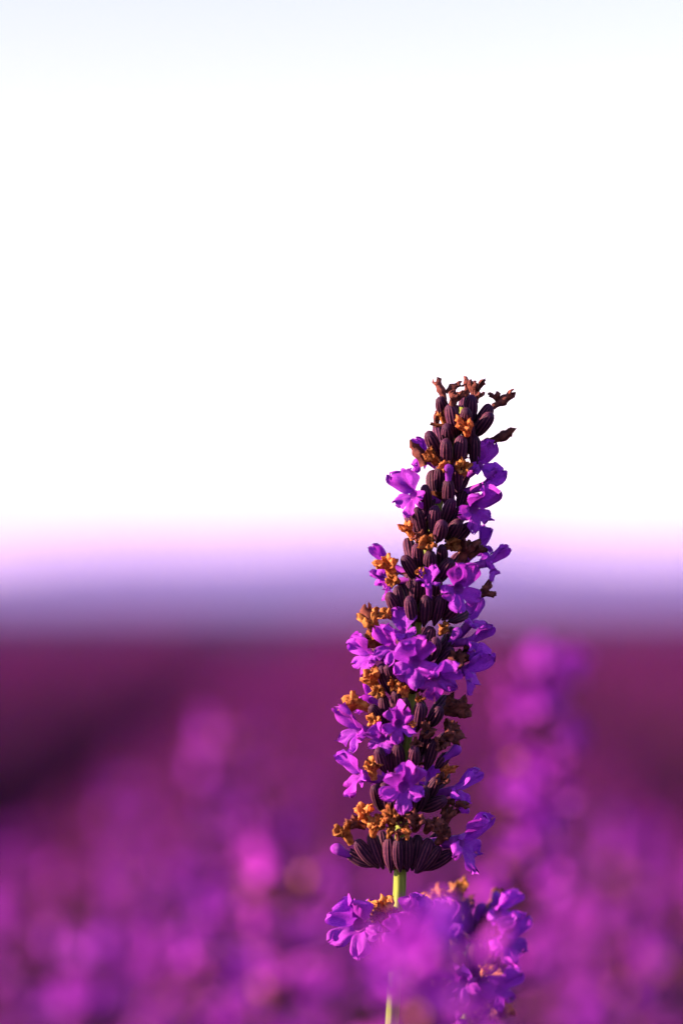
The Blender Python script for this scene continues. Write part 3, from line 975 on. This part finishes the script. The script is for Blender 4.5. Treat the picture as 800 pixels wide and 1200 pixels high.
GA = 'blurred lavender spikes around the tall one'
LA = 'soft out-of-focus pink-purple lavender spike in the cluster behind the tall sharp spike'
near = [
    (268, 872, .95, 11), (150, 928, 1.05, 8), (325, 965, .84, 7), (28, 1035, .80, 7), (350, 1035, .62, 8), (265, 1072, .64, 9), (215, 1100, .66, 10), (95, 1010, .92, 9), (170, 1040, .85, 7),
    (400, 1030, 1.0, 4), (748, 965, .92, 9), (805, 1085, .72, 9), (700, 1060, .85, 7), (655, 1010, 1.1, 6), (775, 1020, 1.05, 8), (60, 1120, .68, 6), (120, 1130, .62, 8), (300, 1130, .58, 5),
    (740, 1130, .66, 8), (650, 1140, .7, 6), (215, 985, 1.15, 9), (10, 985, 1.2, 6), (685, 985, 1.25, 8), (-40, 1060, .75, 8), (850, 1020, .85, 8), (480, 1010, 1.2, 5), (560, 1000, 1.2, 5), (350, 905, 1.5, 8),
]
LAB = {
    0: 'tallest blurred lavender spike of the cluster, leaning towards the tall sharp spike above its neighbours',
    4: 'broad bright magenta blurred lavender spike beside the bare stem of the tall sharp spike',
}
rnd = random.Random(77)
for i, (x, y, D, ln) in enumerate(near):
    D *= 1.0 if i in (0, 2, 4, 5, 10, 11) else 1.18
    place_blurred(P(x, y, D=D), (ln + rnd.uniform(-2, 2), rnd.uniform(-5, 5)), rnd.uniform(0, 6.28), i % 4, LAB.get(i, LA), None if i in LAB else GA, rnd.uniform(1.2, 1.42))

# further along the same row: a stem and a flower head each
def head_mesh(seed):
    rnd = random.Random(seed)
    vs, fs, ms = [], [], []
    for w in range(8):
        t = w / 7
        z = -(58 * (1 - t) + 4) * MM
        for q in range(7):
            a = 2 * math.pi * (q + rnd.random()) / 7
            rad = Vector((math.cos(a), math.sin(a), 0))
            dd = (Vector((0, 0, 1)) + rad * (1.15 - .5 * t) * rnd.uniform(.7, 1.2)).normalized()
            b = Vector((0, 0, z)) + rad * .7 * MM
            low_calyx(vs, fs, ms, b, b + dd * CAL_L, rnd, 1)
            e = rnd.random()
            c = b + dd * CAL_L * 1.1
            if e < .7:
                o = len(vs)
                k = 5
                x_ = frame(dd, UP).col[0]; y_ = frame(dd, UP).col[1]
                vs.append(c)
                for i in range(k):
                    an = 2 * math.pi * i / k
                    for sgn in (-.45, .45):
                        vs.append(c + (x_ * math.cos(an + sgn) + y_ * math.sin(an + sgn)) * rnd.uniform(2.4, 3.4) * MM + dd * rnd.uniform(0, 1.8) * MM)
                mi = 0 if e < .58 else 2
                for i in range(k):
                    fs.append((o, o + 1 + 2 * i, o + 2 + 2 * i)); ms.append(mi)
    return make_mesh('flower_head', vs, fs, [M_PETAL_FAR, M_CALYX_FAR, M_WITHER_FAR], smooth=False, mat_idx=ms)
HEADS = [head_mesh(700 + s) for s in range(4)]
FAR_STEM = stem_mesh(curve_pts([Vector((0, 0, -.31)), Vector((.002, .001, -.16)), Vector((0, 0, -.01))], 6), .0009, .0006, 6, M_STEM_FAR)
GB = 'small lavender spikes further along the row'
LB = 'small heavily blurred lavender spike among the purple mass further along the row'
cnt = 0
rnd = random.Random(21)
while cnt < 80:
    D = rnd.uniform(1.25, 2.75)
    X = rnd.uniform(-.62, .72)
    if abs(X) > .16 * D + .12:
        continue
    Y = D - FOC
    pz = float(mound_z(np.array(X), np.array(Y)))
    if pz < .3:
        continue
    tipw = Vector((X, Y, pz * MOUND_TOP + rnd.uniform(.17, .28)))
    d = Vector((math.sin(R(8 + rnd.gauss(0, 6))), math.sin(R(rnd.gauss(0, 6))), 1)).normalized()
    M3 = frame(d, Vector((0, 1, 0)), rnd.uniform(0, 6.28))
    base = tipw - d * .31
    r_ = empty('lavender_spike', base, LB, 'lavender', GB)
    W = Matrix.Translation(tipw - base) @ M3.to_4x4()
    obj('stem', FAR_STEM, r_, W)
    obj('flower_head', HEADS[cnt % 4], r_, W)
    cnt += 1

# ------------------------------------------------------------------ air
def haze():
    x0, x1, y0, y1, z0, z1 = -5200, 5200, -80, 5400, -45, 96
    vs = [(x, y, z) for x in (x0, x1) for y in (y0, y1) for z in (z0, z1)]
    fs = [(0, 1, 3, 2), (4, 6, 7, 5), (0, 4, 5, 1), (2, 3, 7, 6), (0, 2, 6, 4), (1, 5, 7, 3)]
    m, t, out = new_mat('evening_haze')
    pv = t.nodes.new('ShaderNodeVolumePrincipled')
    pv.inputs['Color'].default_value = (0.36, 0.33, 1.0, 1)
    pv.inputs['Density'].default_value = 0.00030
    pv.inputs['Anisotropy'].default_value = 0.0
    t.links.new(pv.outputs[0], out.inputs['Volume'])
    o = obj('haze', make_mesh('haze', vs, fs, m, smooth=False))
    o['kind'] = 'stuff'
    o['label'] = 'pale violet evening haze lying over the field and hills'
    o['category'] = 'haze'
haze()
